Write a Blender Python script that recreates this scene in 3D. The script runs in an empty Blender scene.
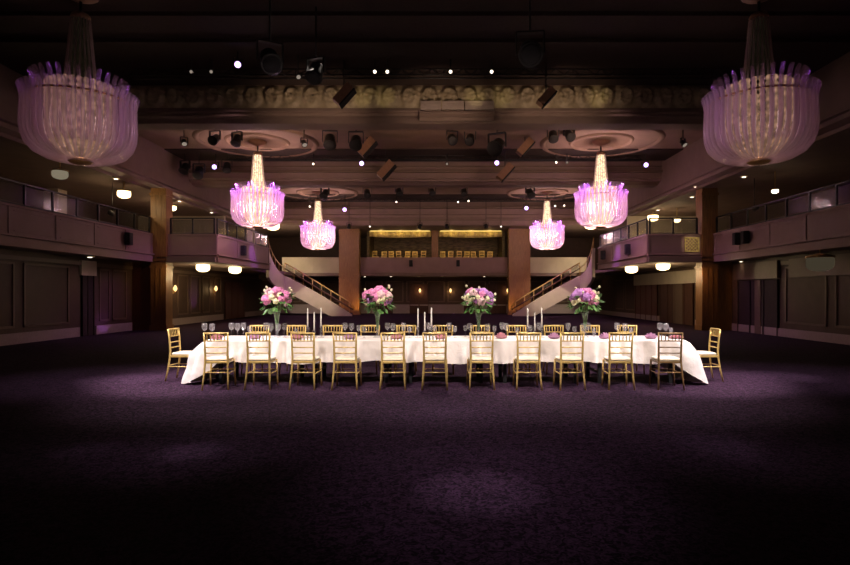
import bpy, bmesh, math, random
from mathutils import Vector, Matrix
random.seed(7)
PI = math.pi
S = bpy.context.scene
C = S.collection
F = 567.0; PX = 439.0; PY = 294.0; EYE = 1.56
def at(px, py, y):                     # photo pixel at depth y -> world point
    return Vector(((px-PX)*y/F, y, EYE+(PY-py)*y/F))

# ------------------------------------------------------------------ materials
def nt(name):
    m = bpy.data.materials.new(name); m.use_nodes = True
    t = m.node_tree; t.nodes.clear()
    o = t.nodes.new('ShaderNodeOutputMaterial')
    return m, t, o
def mat(name, col, rough=0.6, metal=0.0, emit=None, strength=0.0, vary=0.15, scale=12.0, trans=0.0, sheen=0.0, spec=0.5, stretch=None, bump=0.0):
    m, t, o = nt(name)
    p = t.nodes.new('ShaderNodeBsdfPrincipled')
    p.inputs['Roughness'].default_value = rough
    p.inputs['Metallic'].default_value = metal
    p.inputs['Specular IOR Level'].default_value = spec
    p.inputs['Transmission Weight'].default_value = trans
    p.inputs['Sheen Weight'].default_value = sheen
    tc = t.nodes.new('ShaderNodeTexCoord')
    mp = t.nodes.new('ShaderNodeMapping')
    if stretch: mp.inputs['Scale'].default_value = stretch
    nz = t.nodes.new('ShaderNodeTexNoise'); nz.inputs['Scale'].default_value = scale; nz.inputs['Detail'].default_value = 4
    rp = t.nodes.new('ShaderNodeValToRGB')
    rp.color_ramp.elements[0].position = 0.3; rp.color_ramp.elements[1].position = 0.7
    a = tuple(max(0, c*(1-vary)) for c in col); b = tuple(min(1, c*(1+vary)) for c in col)
    rp.color_ramp.elements[0].color = a+(1,); rp.color_ramp.elements[1].color = b+(1,)
    t.links.new(tc.outputs['Object'], mp.inputs['Vector']); t.links.new(mp.outputs['Vector'], nz.inputs['Vector'])
    t.links.new(nz.outputs['Fac'], rp.inputs['Fac']); t.links.new(rp.outputs['Color'], p.inputs['Base Color'])
    if bump:
        bn = t.nodes.new('ShaderNodeBump'); bn.inputs['Strength'].default_value = bump; bn.inputs['Distance'].default_value = 0.02
        t.links.new(nz.outputs['Fac'], bn.inputs['Height']); t.links.new(bn.outputs['Normal'], p.inputs['Normal'])
    if emit:
        p.inputs['Emission Color'].default_value = tuple(emit)+(1,); p.inputs['Emission Strength'].default_value = strength
    t.links.new(p.outputs['BSDF'], o.inputs['Surface'])
    return m
def glass_mat(name, tint, alpha, trans_col, rough=0.08, ior=1.5):
    # thin clear glass: mostly see-through, with a scattering and a glossy share
    m, t, o = nt(name)
    tr = t.nodes.new('ShaderNodeBsdfTransparent'); tr.inputs['Color'].default_value = tint+(1,)
    tl = t.nodes.new('ShaderNodeBsdfTranslucent'); tl.inputs['Color'].default_value = trans_col+(1,)
    df = t.nodes.new('ShaderNodeBsdfDiffuse'); df.inputs['Color'].default_value = trans_col+(1,)
    gl = t.nodes.new('ShaderNodeBsdfGlossy'); gl.inputs['Roughness'].default_value = rough
    m1 = t.nodes.new('ShaderNodeMixShader'); m1.inputs['Fac'].default_value = 0.4
    m2 = t.nodes.new('ShaderNodeMixShader'); m3 = t.nodes.new('ShaderNodeMixShader')
    fr = t.nodes.new('ShaderNodeFresnel'); fr.inputs['IOR'].default_value = ior
    t.links.new(tl.outputs[0], m1.inputs[1]); t.links.new(df.outputs[0], m1.inputs[2])
    m2.inputs['Fac'].default_value = alpha
    t.links.new(tr.outputs[0], m2.inputs[1]); t.links.new(m1.outputs[0], m2.inputs[2])
    ge = t.nodes.new('ShaderNodeNewGeometry'); inv = t.nodes.new('ShaderNodeMath'); inv.operation = 'SUBTRACT'; inv.inputs[0].default_value = 1.0
    mu = t.nodes.new('ShaderNodeMath'); mu.operation = 'MULTIPLY'       # only the outer face mirrors
    t.links.new(ge.outputs['Backfacing'], inv.inputs[1]); t.links.new(inv.outputs[0], mu.inputs[0]); t.links.new(fr.outputs[0], mu.inputs[1])
    t.links.new(mu.outputs[0], m3.inputs['Fac'])
    t.links.new(m2.outputs[0], m3.inputs[1]); t.links.new(gl.outputs[0], m3.inputs[2])
    t.links.new(m3.outputs[0], o.inputs['Surface'])
    return m
def emit_mat(name, col, strength, spark=0.0, scale=14.0):
    m, t, o = nt(name)
    e = t.nodes.new('ShaderNodeEmission'); e.inputs['Color'].default_value = tuple(col)+(1,)
    e.inputs['Strength'].default_value = strength
    if spark:
        tc = t.nodes.new('ShaderNodeTexCoord'); v = t.nodes.new('ShaderNodeTexVoronoi'); v.inputs['Scale'].default_value = scale
        r = t.nodes.new('ShaderNodeMapRange'); r.inputs['From Min'].default_value = 0.0; r.inputs['From Max'].default_value = 0.7
        r.inputs['To Min'].default_value = strength*(1+spark); r.inputs['To Max'].default_value = strength*(1-spark)
        t.links.new(tc.outputs['Object'], v.inputs['Vector']); t.links.new(v.outputs['Distance'], r.inputs['Value'])
        t.links.new(r.outputs['Result'], e.inputs['Strength'])
    t.links.new(e.outputs[0], o.inputs['Surface'])
    return m
def carpet_mat():
    m, t, o = nt('carpet')
    p = t.nodes.new('ShaderNodeBsdfPrincipled'); p.inputs['Roughness'].default_value = 0.95
    p.inputs['Specular IOR Level'].default_value = 0.1
    tc = t.nodes.new('ShaderNodeTexCoord')
    n1 = t.nodes.new('ShaderNodeTexNoise'); n1.inputs['Scale'].default_value = 20.0; n1.inputs['Detail'].default_value = 3; n1.inputs['Distortion'].default_value = 1.6
    n2 = t.nodes.new('ShaderNodeTexNoise'); n2.inputs['Scale'].default_value = 70.0; n2.inputs['Detail'].default_value = 2
    r1 = t.nodes.new('ShaderNodeValToRGB')
    r1.color_ramp.elements[0].position = 0.40; r1.color_ramp.elements[0].color = (0.0070, 0.0029, 0.0072, 1)
    r1.color_ramp.elements[1].position = 0.60; r1.color_ramp.elements[1].color = (0.052, 0.0235, 0.051, 1)
    mx = t.nodes.new('ShaderNodeMix'); mx.data_type = 'RGBA'; mx.blend_type = 'MULTIPLY'; mx.inputs[0].default_value = 0.55
    t.links.new(tc.outputs['Object'], n1.inputs['Vector']); t.links.new(tc.outputs['Object'], n2.inputs['Vector'])
    t.links.new(n1.outputs['Fac'], r1.inputs['Fac'])
    r2 = t.nodes.new('ShaderNodeMapRange'); r2.inputs['From Min'].default_value = 0.3; r2.inputs['From Max'].default_value = 0.7
    r2.inputs['To Min'].default_value = 0.35; r2.inputs['To Max'].default_value = 1.5
    t.links.new(n2.outputs['Fac'], r2.inputs['Value'])
    t.links.new(r1.outputs['Color'], mx.inputs[6]); t.links.new(r2.outputs['Result'], mx.inputs[7])
    t.links.new(mx.outputs[2], p.inputs['Base Color'])
    t.links.new(p.outputs['BSDF'], o.inputs['Surface'])
    return m
M = {}
M['carpet'] = carpet_mat()
M['wood'] = mat('brown_wood', (0.29, 0.145, 0.048), 0.45, vary=0.3, scale=5, stretch=(6, 6, 0.5))
M['dark_wood'] = mat('dark_wood', (0.085, 0.035, 0.022), 0.5, vary=0.3, scale=5, stretch=(6, 6, 0.5))
M['wall'] = mat('panelled_wall', (0.085, 0.05, 0.033), 0.6, vary=0.12, scale=3)
M['moulding'] = mat('cream_moulding', (0.16, 0.108, 0.075), 0.5, vary=0.08)
M['skirting'] = mat('cream_skirting', (0.40, 0.32, 0.29), 0.5, vary=0.08)
M['parapet'] = mat('rose_plaster', (0.33, 0.215, 0.20), 0.6, vary=0.06, scale=2)
M['cream'] = mat('cream_plaster', (0.62, 0.54, 0.42), 0.6, vary=0.06, scale=2)
M['ceiling'] = mat('ceiling_plaster', (0.25, 0.165, 0.12), 0.8, vary=0.08, scale=1.5)
M['frieze'] = mat('gilded_plaster', (0.34, 0.27, 0.18), 0.55, vary=0.2, scale=6)
M['beam'] = mat('beam_plaster', (0.24, 0.165, 0.14), 0.7, vary=0.08, scale=2)
M['black'] = mat('black_metal', (0.012, 0.012, 0.014), 0.5, vary=0.2)
M['black_cloth'] = mat('black_speaker_cloth', (0.02, 0.02, 0.024), 0.85, vary=0.3, scale=60)
M['bronze'] = mat('bronze_paint', (0.30, 0.16, 0.10), 0.5, vary=0.1)
M['gold'] = mat('gold_paint', (0.66, 0.47, 0.16), 0.38, metal=0.25, vary=0.12, scale=20)
M['shaded_gold'] = mat('shaded_gold_paint', (0.22, 0.135, 0.055), 0.42, metal=0.25, vary=0.15, scale=20)  # gold darkened: the shade on the right end chair is in this colour
M['ivory'] = mat('ivory_cushion', (0.85, 0.77, 0.60), 0.8, vary=0.05, sheen=0.2)
M['linen'] = mat('white_linen', (0.84, 0.78, 0.74), 0.85, vary=0.03, scale=7, sheen=0.1, bump=1.0)
M['lilac'] = mat('lilac_napkin', (0.62, 0.36, 0.55), 0.8, vary=0.1, scale=20)
M['rose_napkin'] = mat('rose_napkin', (0.72, 0.36, 0.42), 0.8, vary=0.1, scale=20)
M['wax'] = mat('white_wax', (0.88, 0.84, 0.76), 0.5, vary=0.03)
M['wick'] = mat('wick', (0.05, 0.04, 0.03), 0.9)
M['pink'] = mat('pink_petals', (0.74, 0.24, 0.48), 0.7, vary=0.35, scale=38, bump=0.6)
M['mauve'] = mat('mauve_petals', (0.50, 0.22, 0.58), 0.7, vary=0.35, scale=38, bump=0.6)
M['blush'] = mat('blush_petals', (0.85, 0.56, 0.58), 0.7, vary=0.2, scale=38, bump=0.6)
M['cream_petal'] = mat('cream_petals', (0.86, 0.80, 0.52), 0.7, vary=0.15, scale=38, bump=0.6)
M['leaf'] = mat('green_leaves', (0.08, 0.20, 0.045), 0.5, vary=0.4, scale=14)
M['stem'] = mat('green_stems', (0.10, 0.24, 0.06), 0.5, vary=0.3)
M['brass'] = mat('brass', (0.62, 0.42, 0.16), 0.3, metal=0.7, vary=0.1)
M['door'] = mat('red_brown_door', (0.12, 0.038, 0.022), 0.45, vary=0.2, scale=5, stretch=(6, 6, 0.5))
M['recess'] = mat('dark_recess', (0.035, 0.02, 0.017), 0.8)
M['bar'] = mat('mustard_wall', (0.15, 0.12, 0.045), 0.6, vary=0.5, scale=3, stretch=(1,1,4))
M['pelmet'] = mat('gold_pelmet_cloth', (0.62, 0.50, 0.20), 0.8, vary=0.15, scale=10)
M['table_glass'] = glass_mat('table_glass', (0.95, 0.95, 0.96), 0.09, (0.95, 0.93, 0.93))
M['rail_glass'] = glass_mat('rail_glass', (0.75, 0.75, 0.74), 0.03, (0.4, 0.4, 0.4), .12, 1.22)
M['rod'] = glass_mat('chandelier_glass', (0.98, 0.93, 0.96), 0.27, (0.95, 0.84, 0.90), 0.15)
M['rod_purple'] = glass_mat('violet_tinted_glass', (0.95, 0.88, 0.97), 0.22, (0.88, 0.68, 0.95), 0.15)
M['lamp'] = emit_mat('warm_lamp', (1.0, 0.74, 0.36), 6.0)
M['lamp_dim'] = emit_mat('warm_lamp_dimmed', (1.0, 0.80, 0.50), 0.045)
M['lamp_low'] = emit_mat('warm_lamp_low', (1.0, 0.84, 0.58), 0.2)
M['sconce'] = emit_mat('sconce_glow', (1.0, 0.62, 0.24), 2.2)
M['downlight'] = emit_mat('downlight_glow', (1.0, 0.85, 0.66), 3.5)
M['downlight_dim'] = emit_mat('downlight_dimmed', (1.0, 0.82, 0.66), 0.25)
M['violet'] = emit_mat('violet_lens', (0.62, 0.40, 1.0), 4.0)
M['strip'] = emit_mat('amber_strip', (1.0, 0.68, 0.18), 1.6)

# ------------------------------------------------------------------ mesh builder
class MB:
    def __init__(self): self.v = []; self.f = []; self.s = []
    def add(self, vs, fs, smooth=False):
        n = len(self.v); self.v += [tuple(v) for v in vs]
        for f in fs: self.f.append(tuple(i+n for i in f)); self.s.append(smooth)
        return self
    def box(self, x0, x1, y0, y1, z0, z1, mtx=None):
        vs = [Vector(p) for p in ((x0,y0,z0),(x1,y0,z0),(x1,y1,z0),(x0,y1,z0),(x0,y0,z1),(x1,y0,z1),(x1,y1,z1),(x0,y1,z1))]
        if mtx: vs = [mtx @ v for v in vs]
        return self.add(vs, [(0,3,2,1),(4,5,6,7),(0,1,5,4),(1,2,6,5),(2,3,7,6),(3,0,4,7)])
    def prism(self, poly, axis, a0, a1):     # poly in the two other axes, extruded along axis
        def P(u, w, a): return {'x': (a,u,w), 'y': (u,a,w), 'z': (u,w,a)}[axis]
        n = len(poly)
        vs = [P(u,w,a0) for u,w in poly]+[P(u,w,a1) for u,w in poly]
        return self.add(vs, [tuple(range(n)), tuple(range(2*n-1, n-1, -1))]+[(i,(i+1)%n,(i+1)%n+n,i+n) for i in range(n)])
    def tube(self, path, rad, n=8, flat=1.0, smooth=True, caps=True):
        path = [Vector(p) for p in path]; rads = rad if isinstance(rad, (list, tuple)) else [rad]*len(path)
        vs = []; k = len(path); ref = None
        for i, p in enumerate(path):
            d = (path[min(i+1,k-1)]-path[max(i-1,0)]).normalized()
            if ref is None:
                ref = Vector((0,0,1)) if abs(d.z) < 0.9 else Vector((1,0,0))
            u = (ref - d*ref.dot(d)).normalized(); w = d.cross(u); ref = u
            for j in range(n):
                a = 2*PI*j/n
                vs.append(p + u*math.cos(a)*rads[i] + w*math.sin(a)*rads[i]*flat)
        fs = [(i*n+j, i*n+(j+1)%n, (i+1)*n+(j+1)%n, (i+1)*n+j) for i in range(k-1) for j in range(n)]
        if caps: fs += [tuple(range(n-1,-1,-1)), tuple((k-1)*n+j for j in range(n))]
        return self.add(vs, fs, smooth)
    def lathe(self, prof, n=16, c=(0,0,0), smooth=True, mtx=None, cap=True):
        vs = []
        for r, z in prof:
            for j in range(n):
                a = 2*PI*j/n; v = Vector((c[0]+r*math.cos(a), c[1]+r*math.sin(a), c[2]+z))
                vs.append(mtx @ v if mtx else v)
        k = len(prof)
        fs = [(i*n+j, i*n+(j+1)%n, (i+1)*n+(j+1)%n, (i+1)*n+j) for i in range(k-1) for j in range(n)]
        if cap: fs += [tuple(range(n-1,-1,-1)), tuple((k-1)*n+j for j in range(n))]
        return self.add(vs, fs, smooth)
    def ball(self, c, r, nu=12, nv=8, sq=(1,1,1), bump=0.0, ph=0):
        vs = []
        for i in range(nv+1):
            t = PI*i/nv
            for j in range(nu):
                a = 2*PI*j/nu
                q = 1+bump*math.sin(5*a+ph)*math.sin(4*t+ph)
                vs.append((c[0]+r*sq[0]*q*math.sin(t)*math.cos(a), c[1]+r*sq[1]*q*math.sin(t)*math.sin(a), c[2]+r*sq[2]*q*math.cos(t)))
        fs = [(i*nu+j, (i+1)*nu+j, (i+1)*nu+(j+1)%nu, i*nu+(j+1)%nu) for i in range(nv) for j in range(nu)]
        return self.add(vs, fs, True)
    def build(self, name, m, parent=None, bevel=0):
        me = bpy.data.meshes.new(name); me.from_pydata(self.v, [], self.f); me.update()
        bm = bmesh.new(); bm.from_mesh(me); bmesh.ops.recalc_face_normals(bm, faces=bm.faces); bm.to_mesh(me); bm.free()
        for i, p in enumerate(me.polygons): p.use_smooth = self.s[i] if i < len(self.s) else False
        me.materials.append(m if not isinstance(m, str) else M[m])
        o = bpy.data.objects.new(name, me); C.objects.link(o)
        if parent is not None: o.parent = parent
        if bevel:
            b = o.modifiers.new('bevel', 'BEVEL'); b.width = bevel; b.segments = 2; b.limit_method = 'ANGLE'
        return o
def tag(o, label, cat, group=None):
    o['label'] = label; o['category'] = cat
    if group: o['group'] = group
    return o
def thing(name, label, cat, loc=(0,0,0), rz=0, group=None):
    o = bpy.data.objects.new(name, None); C.objects.link(o); o.empty_display_size = 0.1
    o.location = loc; o.rotation_euler = (0,0,rz)
    return tag(o, label, cat, group)
def struct(name, mb, m, bevel=0):
    o = mb.build(name, m, None, bevel); o['kind'] = 'structure'; return o
def dup(root, loc, rz, label, group=None):
    r = root.copy(); C.objects.link(r); r.location = loc; r.rotation_euler = (0,0,rz); r['label'] = label
    if group: r['group'] = group
    for ch in root.children:
        c = ch.copy(); C.objects.link(c); c.parent = r
        for g in ch.children:
            d = g.copy(); C.objects.link(d); d.parent = c
    return r
def light(name, kind, loc, power, col=(1,1,1), size=0.1, target=None, angle=40, blend=0.5):
    l = bpy.data.lights.new(name, kind); l.energy = power; l.color = col
    if kind in ('POINT', 'SPOT'): l.shadow_soft_size = size
    if kind == 'SPOT': l.spot_size = math.radians(angle); l.spot_blend = blend
    o = bpy.data.objects.new(name, l); C.objects.link(o); o.location = loc
    if kind == 'AREA': l.size = size
    if target is not None:
        o.rotation_euler = (Vector(target)-Vector(loc)).to_track_quat('-Z', 'Y').to_euler()
    return o
ORD = ['first','second','third','fourth','fifth','sixth','seventh','eighth','ninth','tenth','eleventh','twelfth']

# ------------------------------------------------------------------ camera
cd = bpy.data.cameras.new('camera'); cam = bpy.data.objects.new('camera', cd); C.objects.link(cam)
cam.location = (0, 0, EYE); cam.rotation_euler = (PI/2, 0, 0)
cd.sensor_width = 36; cd.lens = F/850*36; cd.shift_x = -(PX-425)/850; cd.shift_y = (PY-282.5)/850
cd.clip_start = 0.1; cd.clip_end = 200
S.camera = cam

# ------------------------------------------------------------------ the setting
WL, WR = -13.2, 12.6            # lower side walls
BL, BR = -12.3, 11.8            # near balcony fronts
GL, GR = -9.6, 9.0              # far balcony fronts
OL, OR = -17.5, 17.0            # outer gallery walls
CL, CR = -12.6, 11.2            # edge of the high ceiling
CZ, GZ, SZ = 8.2, 6.1, 2.93     # high ceiling, gallery ceiling, balcony soffit
YB = 24.3                       # where the near balcony meets the column
struct('floor', MB().box(OL-.5, OR+.5, -6.5, 50, -0.2, 0), 'carpet')
struct('ceiling', MB().box(OL-.5, OR+.5, -6.5, 50, CZ, CZ+0.3), 'ceiling')
struct('wall_left', MB().box(WL-.2, WL, -6.2, 45.8, 0, SZ), 'wall')
struct('wall_right', MB().box(WR, WR+.2, -6.2, 45.8, 0, SZ), 'wall')
struct('wall_left_gallery', MB().box(OL-.2, OL, -6.2, 49.8, 0, CZ), 'wall')
struct('wall_right_gallery', MB().box(OR, OR+.2, -6.2, 49.8, 0, CZ), 'wall')
struct('wall_far', MB().box(WL, WR, 45.6, 45.8, 0, SZ), 'wall')
struct('wall_far_gallery', MB().box(OL, OR, 49.0, 49.3, SZ, CZ), 'wall')
struct('wall_near', MB().box(OL, OR, -6.5, -6.2, 0, CZ), 'wall')
# gallery floors
g = MB().box(OL, BL, -6.2, YB, SZ, SZ+.22).box(OL, GL, YB, 32, SZ, SZ+.22).box(OL, -10.9, 32, 42.9, SZ, SZ+.22)
struct('floor_left_gallery', g, 'beam')
g = MB().box(BR, OR, -6.2, YB, SZ, SZ+.22).box(GR, OR, YB, 32, SZ, SZ+.22).box(10.4, OR, 32, 42.9, SZ, SZ+.22)
struct('floor_right_gallery', g, 'beam')
struct('floor_far_gallery', MB().box(OL, OR, 42.9, 49, SZ, SZ+.22), 'beam')
# gallery ceilings with the sloping cove that leads to the high ceiling
struct('ceiling_left_gallery', MB().prism([(OL,GZ),(CL,GZ),(CL,GZ+.12),(CL+.25,GZ+.2),(CL+.25,GZ+.34),(CL+.05,GZ+.5),(CL+.05,CZ),(OL,CZ)], 'y', -6.2, 40), 'beam')
struct('ceiling_right_gallery', MB().prism([(OR,GZ),(CR,GZ),(CR,GZ+.12),(CR-.25,GZ+.2),(CR-.25,GZ+.34),(CR-.05,GZ+.5),(CR-.05,CZ),(OR,CZ)], 'y', -6.2, 40), 'beam')
struct('ceiling_far_gallery', MB().prism([(40,6.5),(40.15,6.5),(40.15,6.42),(49,6.42),(49,CZ),(40.3,CZ),(40.3,7.6),(40.2,7.6),(40.2,7.2),(40.1,7.15),(40.1,6.95),(40,6.9)], 'x', OL, OR), 'beam')

# parapets: panelled front, dark ledge, stepped fascia
def parapet(name, a, b, nrm, m='parapet', top=4.15, panels=0):
    a = Vector((a[0], a[1], 0)); b = Vector((b[0], b[1], 0)); d = (b-a); L = d.length; d.normalize()
    n = Vector((nrm[0], nrm[1], 0))
    mt = Matrix(((d.x, n.x, 0, a.x), (d.y, n.y, 0, a.y), (0, 0, 1, 0), (0, 0, 0, 1)))
    mb = MB()
    mb.box(0, L, -.14, 0, SZ+.36, top, mt)                 # panelled front (outer face at the line)
    mb.box(0, L, -.14, .05, top-.07, top, mt)
    mb.box(0, L, -.14, .04, SZ, SZ+.27, mt); mb.box(0, L, -.14, .10, SZ+.30, SZ+.36, mt)
    mb.box(0, L, -.10, -.03, SZ+.27, SZ+.30, mt)
    k = panels or max(1, int(L/1.9))
    for i in range(k+1):
        x = min(max(i*L/k, .05), L-.05); mb.box(x-.05, x+.05, -.02, .025, SZ+.36, top-.07, mt)
    for i in range(k):
        x0, x1 = i*L/k+.18, (i+1)*L/k-.18
        if x1 > x0+.2:
            mb.box(x0, x1, -.02, .012, SZ+.44, SZ+.48, mt); mb.box(x0, x1, -.02, .012, top-.19, top-.15, mt)
    return struct(name, mb, m)
parapet('balcony_parapet_left', (BL, -6), (BL, YB), (1, 0))
parapet('balcony_parapet_right', (BR, -6), (BR, YB), (-1, 0))
parapet('balcony_parapet_left_return', (-11.7, YB+.2), (GL, YB+.2), (0, -1))
parapet('balcony_parapet_right_return', (11.28, YB+.2), (GR, YB+.2), (0, -1))
parapet('balcony_parapet_left_end', (GL, YB+.2), (GL, 32), (1, 0))
parapet('balcony_parapet_right_end', (GR, YB+.2), (GR, 32), (-1, 0))
parapet('gallery_parapet_far', (-5.95, 43), (5.2, 43), (0, -1), top=4.34)
parapet('gallery_parapet_far_left', (-11.9, 43), (-7.45, 43), (0, -1), m='cream', top=4.34)
parapet('gallery_parapet_far_right', (6.8, 43), (11.2, 43), (0, -1), m='cream', top=4.34)
# lattice panel in the right return
lat = MB(); lx0, lx1, lz0, lz1 = 10.62, 11.2, 3.40, 3.98
for sg in (1, -1):
    for i in range(-6, 7):
        c0 = i*.145                                  # diagonal through the panel, clipped to it
        pts = []
        for u in (max(0, c0 if True else 0), min(lx1-lx0, lz1-lz0+c0)):
            w_ = u-c0
            if -1e-6 <= w_ <= lz1-lz0+1e-6 and 0 <= u <= lx1-lx0+1e-6: pts.append((u, w_))
        if len(pts) == 2 and abs(pts[0][0]-pts[1][0]) > .02:
            lat.tube([((lx0+u) if sg > 0 else (lx1-u), YB+.16, lz0+w_) for u, w_ in pts], .02, 5)
for z in (lz0, lz1): lat.box(lx0-.03, lx1+.03, YB+.13, YB+.19, z-.025, z+.025)
for x in (lx0, lx1): lat.box(x-.025, x+.025, YB+.13, YB+.19, lz0, lz1)
struct('trim_lattice', lat, 'pelmet')

# columns
def column(name, x0, x1, y0, y1, z1, m='wood'):
    mb = MB().box(x0, x1, y0, y1, 0, z1)
    for z in (0, SZ-.25, SZ+.05, z1-.3):
        mb.box(x0-.04, x1+.04, y0-.04, y1+.04, z, z+(.22 if z == 0 else .1))
    for k in (1, 2):
        xx = x0+(x1-x0)*k/3; mb.box(xx-.015, xx+.015, y0-.015, y0+.02, .25, z1-.3)
    return struct(name, mb, m)
column('column_left', -12.36, -11.7, YB, YB+.6, GZ)
column('column_right', 11.28, 11.95, YB, YB+.6, GZ)
column('column_far_left', -7.45, -5.95, 42.2, 42.9, 6.45)
column('column_far_right', 5.2, 6.8, 42.2, 42.9, 6.45)
struct('wall_left_pier', MB().box(WL, -12.36, YB+.1, YB+.6, 0, SZ), 'door')
struct('wall_right_pier', MB().box(11.95, WR, YB+.1, YB+.6, 0, SZ), 'wood')
struct('wall_left_gallery_pillar', MB().box(-9.95, -9.65, 29.4, 29.7, SZ+.22, GZ).box(-17, -16.4, 24.4, 25, SZ+.22, GZ), 'cream')

# partitions that close the lit part of the side galleries
for nm, x0, x1 in (('left', OL, -12.5), ('right', 11.0, OR)):
    mb = MB().box(x0, x1, 33.0, 33.2, SZ+.22, GZ)
    for k in range(4):
        a = x0+.3+(x1-x0-.3)*k/4; b = a+(x1-x0)/4-.3
        for q in (a, b-.07): mb.box(q, q+.07, 32.95, 33, 3.5, 5.6)
        mb.box(a, b, 32.95, 33, 3.5, 3.57).box(a, b, 32.95, 33, 5.53, 5.6)
    struct('wall_%s_gallery_partition' % nm, mb, 'cream')
# baseboards
struct('baseboard_left', MB().box(WL, WL+.06, -6.2, 20.75, 0, .34).box(WL, WL+.06, 21.75, YB, 0, .34).box(WL, WL+.06, YB+.6, 34.6, 0, .34).box(WL, WL+.06, 38.5, 45.6, 0, .34), 'skirting')
struct('baseboard_right', MB().box(WR-.06, WR, -6.2, YB, 0, .3).box(WR-.06, WR, YB+.6, 27.8, 0, .3).box(WR-.06, WR, 32.4, 45.6, 0, .3), 'skirting')
struct('baseboard_far', MB().box(WL, WR, 45.53, 45.6, 0, .62).box(WL, WR, 45.48, 45.6, .62, .72), 'skirting')
# wall panelling
tr = MB()
def vpan(x, s, y0, y1, z0=.5, z1=2.55, w=.07, d=.035):
    a, b = (x, x+d) if s > 0 else (x-d, x)
    tr.box(a, b, y0, y0+w, z0, z1).box(a, b, y1-w, y1, z0, z1).box(a, b, y0, y1, z0, z0+w).box(a, b, y0, y1, z1-w, z1)
for y0, y1 in ((10.2,12.4),(12.8,15.2),(15.6,17.6),(18.0,20.2),(22.0,22.7),(22.9,23.9),(25.2,27.2),(28.6,29.8),(30.1,31.3),(31.6,32.6),(33.3,34.3)):
    vpan(WL, 1, y0, y1)
tr.box(WL, WL+.08, -6.2, YB, 2.62, 2.75).box(WL, WL+.08, YB+.6, 45.6, 2.62, 2.75)
struct('trim_left_panelling', tr, 'moulding')
tr = MB()
for y0, y1 in ((10,12),(12.6,15),(15.6,18),(18.4,20.6),(36.4,38.2),(38.6,40.4)): vpan(WR, -1, y0, y1)
tr.box(WR-.08, WR, -6.2, 20.8, 2.62, 2.75)
struct('trim_right_panelling', tr, 'moulding')
tr = MB()
for i in range(15):
    x0 = -12.6+i*1.66
    for a, b in ((x0, x0+.1), (x0+1.34, x0+1.44)): tr.box(a, b, 45.54, 45.6, .9, 2.6)
    tr.box(x0, x0+1.44, 45.54, 45.6, .9, .98).box(x0, x0+1.44, 45.54, 45.6, 2.52, 2.6)
struct('trim_far_panelling', tr, 'moulding')
# doors in the setting
def door(name, x0, x1, y0, y1, z1, m='door', along='y'):
    mb = MB().box(x0, x1, y0, y1, 0, z1)
    L = (y1-y0) if along == 'y' else (x1-x0)
    k = max(2, int(L/.9))
    for i in range(k+1):
        if along == 'y':
            y = y0+L*i/k; mb.box(x0-.03, x1+.03, max(y0,y-.04), min(y1,y+.04), 0, z1)
        else:
            x = x0+L*i/k; mb.box(max(x0,x-.04), min(x1,x+.04), y0-.03, y1, 0, z1)
    return struct(name, mb, m)
door('door_1', WL, WL+.05, 34.9, 38.2, 2.3)
door('door_2', WL, WL+.05, 20.9, 21.6, 2.25, 'recess')
door('door_3', WR-.05, WR, 25.2, 26.9, 2.1, 'dark_wood')
door('door_4', WR-.05, WR, 28.0, 32.2, 2.1, 'dark_wood')
door('door_5', WR-.05, WR, 32.6, 36.2, 2.25, 'door')
door('door_6', WR-.05, WR, 21.0, 23.8, 2.1, 'recess')
for i, x in enumerate((-5.2, -2.35, 2.0, 3.9)):
    door('door_%d' % (i+7), x, x+1.5, 45.5, 45.6, 2.35, 'dark_wood', 'x')
struct('trim_right_doorframe', MB().box(WR-.08, WR, 29.2, 30.3, 0, 2.1).box(WR-.08, WR, 22.1, 22.5, 0, 2.1), 'moulding')
# pale pelmet boards over the right hand openings
struct('trim_right_pelmet', MB().box(WR-.14, WR-.01, 27.5, 36.3, 2.1, 2.76).box(WR-.14, WR-.01, 25.0, 27.3, 2.1, 2.76), 'cream')
struct('trim_right_pelmet_near_shaded', MB().box(WR-.14, WR-.01, 20.9, 24.0, 2.15, 2.8).box(WR-.14, WR-.01, 14.5, 20.2, 2.15, 2.8), 'moulding')  # darker material than the farther boards; the dim near side is painted in
struct('trim_left_pelmet', MB().box(WL+.01, WL+.1, 20.8, 21.7, 2.25, 2.8), 'cream')

# beams across the hall
def relief(x0, x1, z0, z1, y, amp, p=.95):
    nx, nz = int((x1-x0)/.055), 18; vs = []; fs = []
    for k in range(nz+1):
        v = k/nz
        for i in range(nx+1):
            x = x0+(x1-x0)*i/nx; u = x/p; fu = u-math.floor(u)-.5
            env = math.sin(PI*min(1, max(0, v)))**.5
            sc = max(0, 1-((fu*2.1)**2+((v-.5)*2.0)**2))              # boss
            ring = math.exp(-((math.hypot(fu*2.0, (v-.5)*1.7)-.62)/.16)**2)
            leaf = .5+.5*math.cos(2*PI*(u*5+1.1*math.sin(v*5)*(1 if math.floor(u) % 2 else -1)))
            h = env*(.5*sc*(.7+.3*math.cos(9*math.atan2(v-.5, fu)))+.4*ring+.45*leaf*v)
            vs.append((x, y-amp*h, z0+(z1-z0)*v))
    for k in range(nz):
        for i in range(nx):
            a = k*(nx+1)+i; fs.append((a, a+1, a+nx+2, a+nx+1))
    return MB().add(vs, fs, True)
def beam(name, y, m='beam', deep=7.1, top=CZ):
    # stepped underside profile, extruded across the hall
    pr = [(y, top), (y, 7.42), (y-.06, 7.40), (y-.06, 7.33), (y+.05, 7.30), (y+.05, 7.22), (y+.25, 7.19), (y+.35, deep+.05), (y+.45, deep), (y+1.15, deep), (y+1.2, deep+.06), (y+1.2, top)]
    return struct(name, MB().prism(pr, 'x', CL+.05, CR-.05), m)
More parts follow.
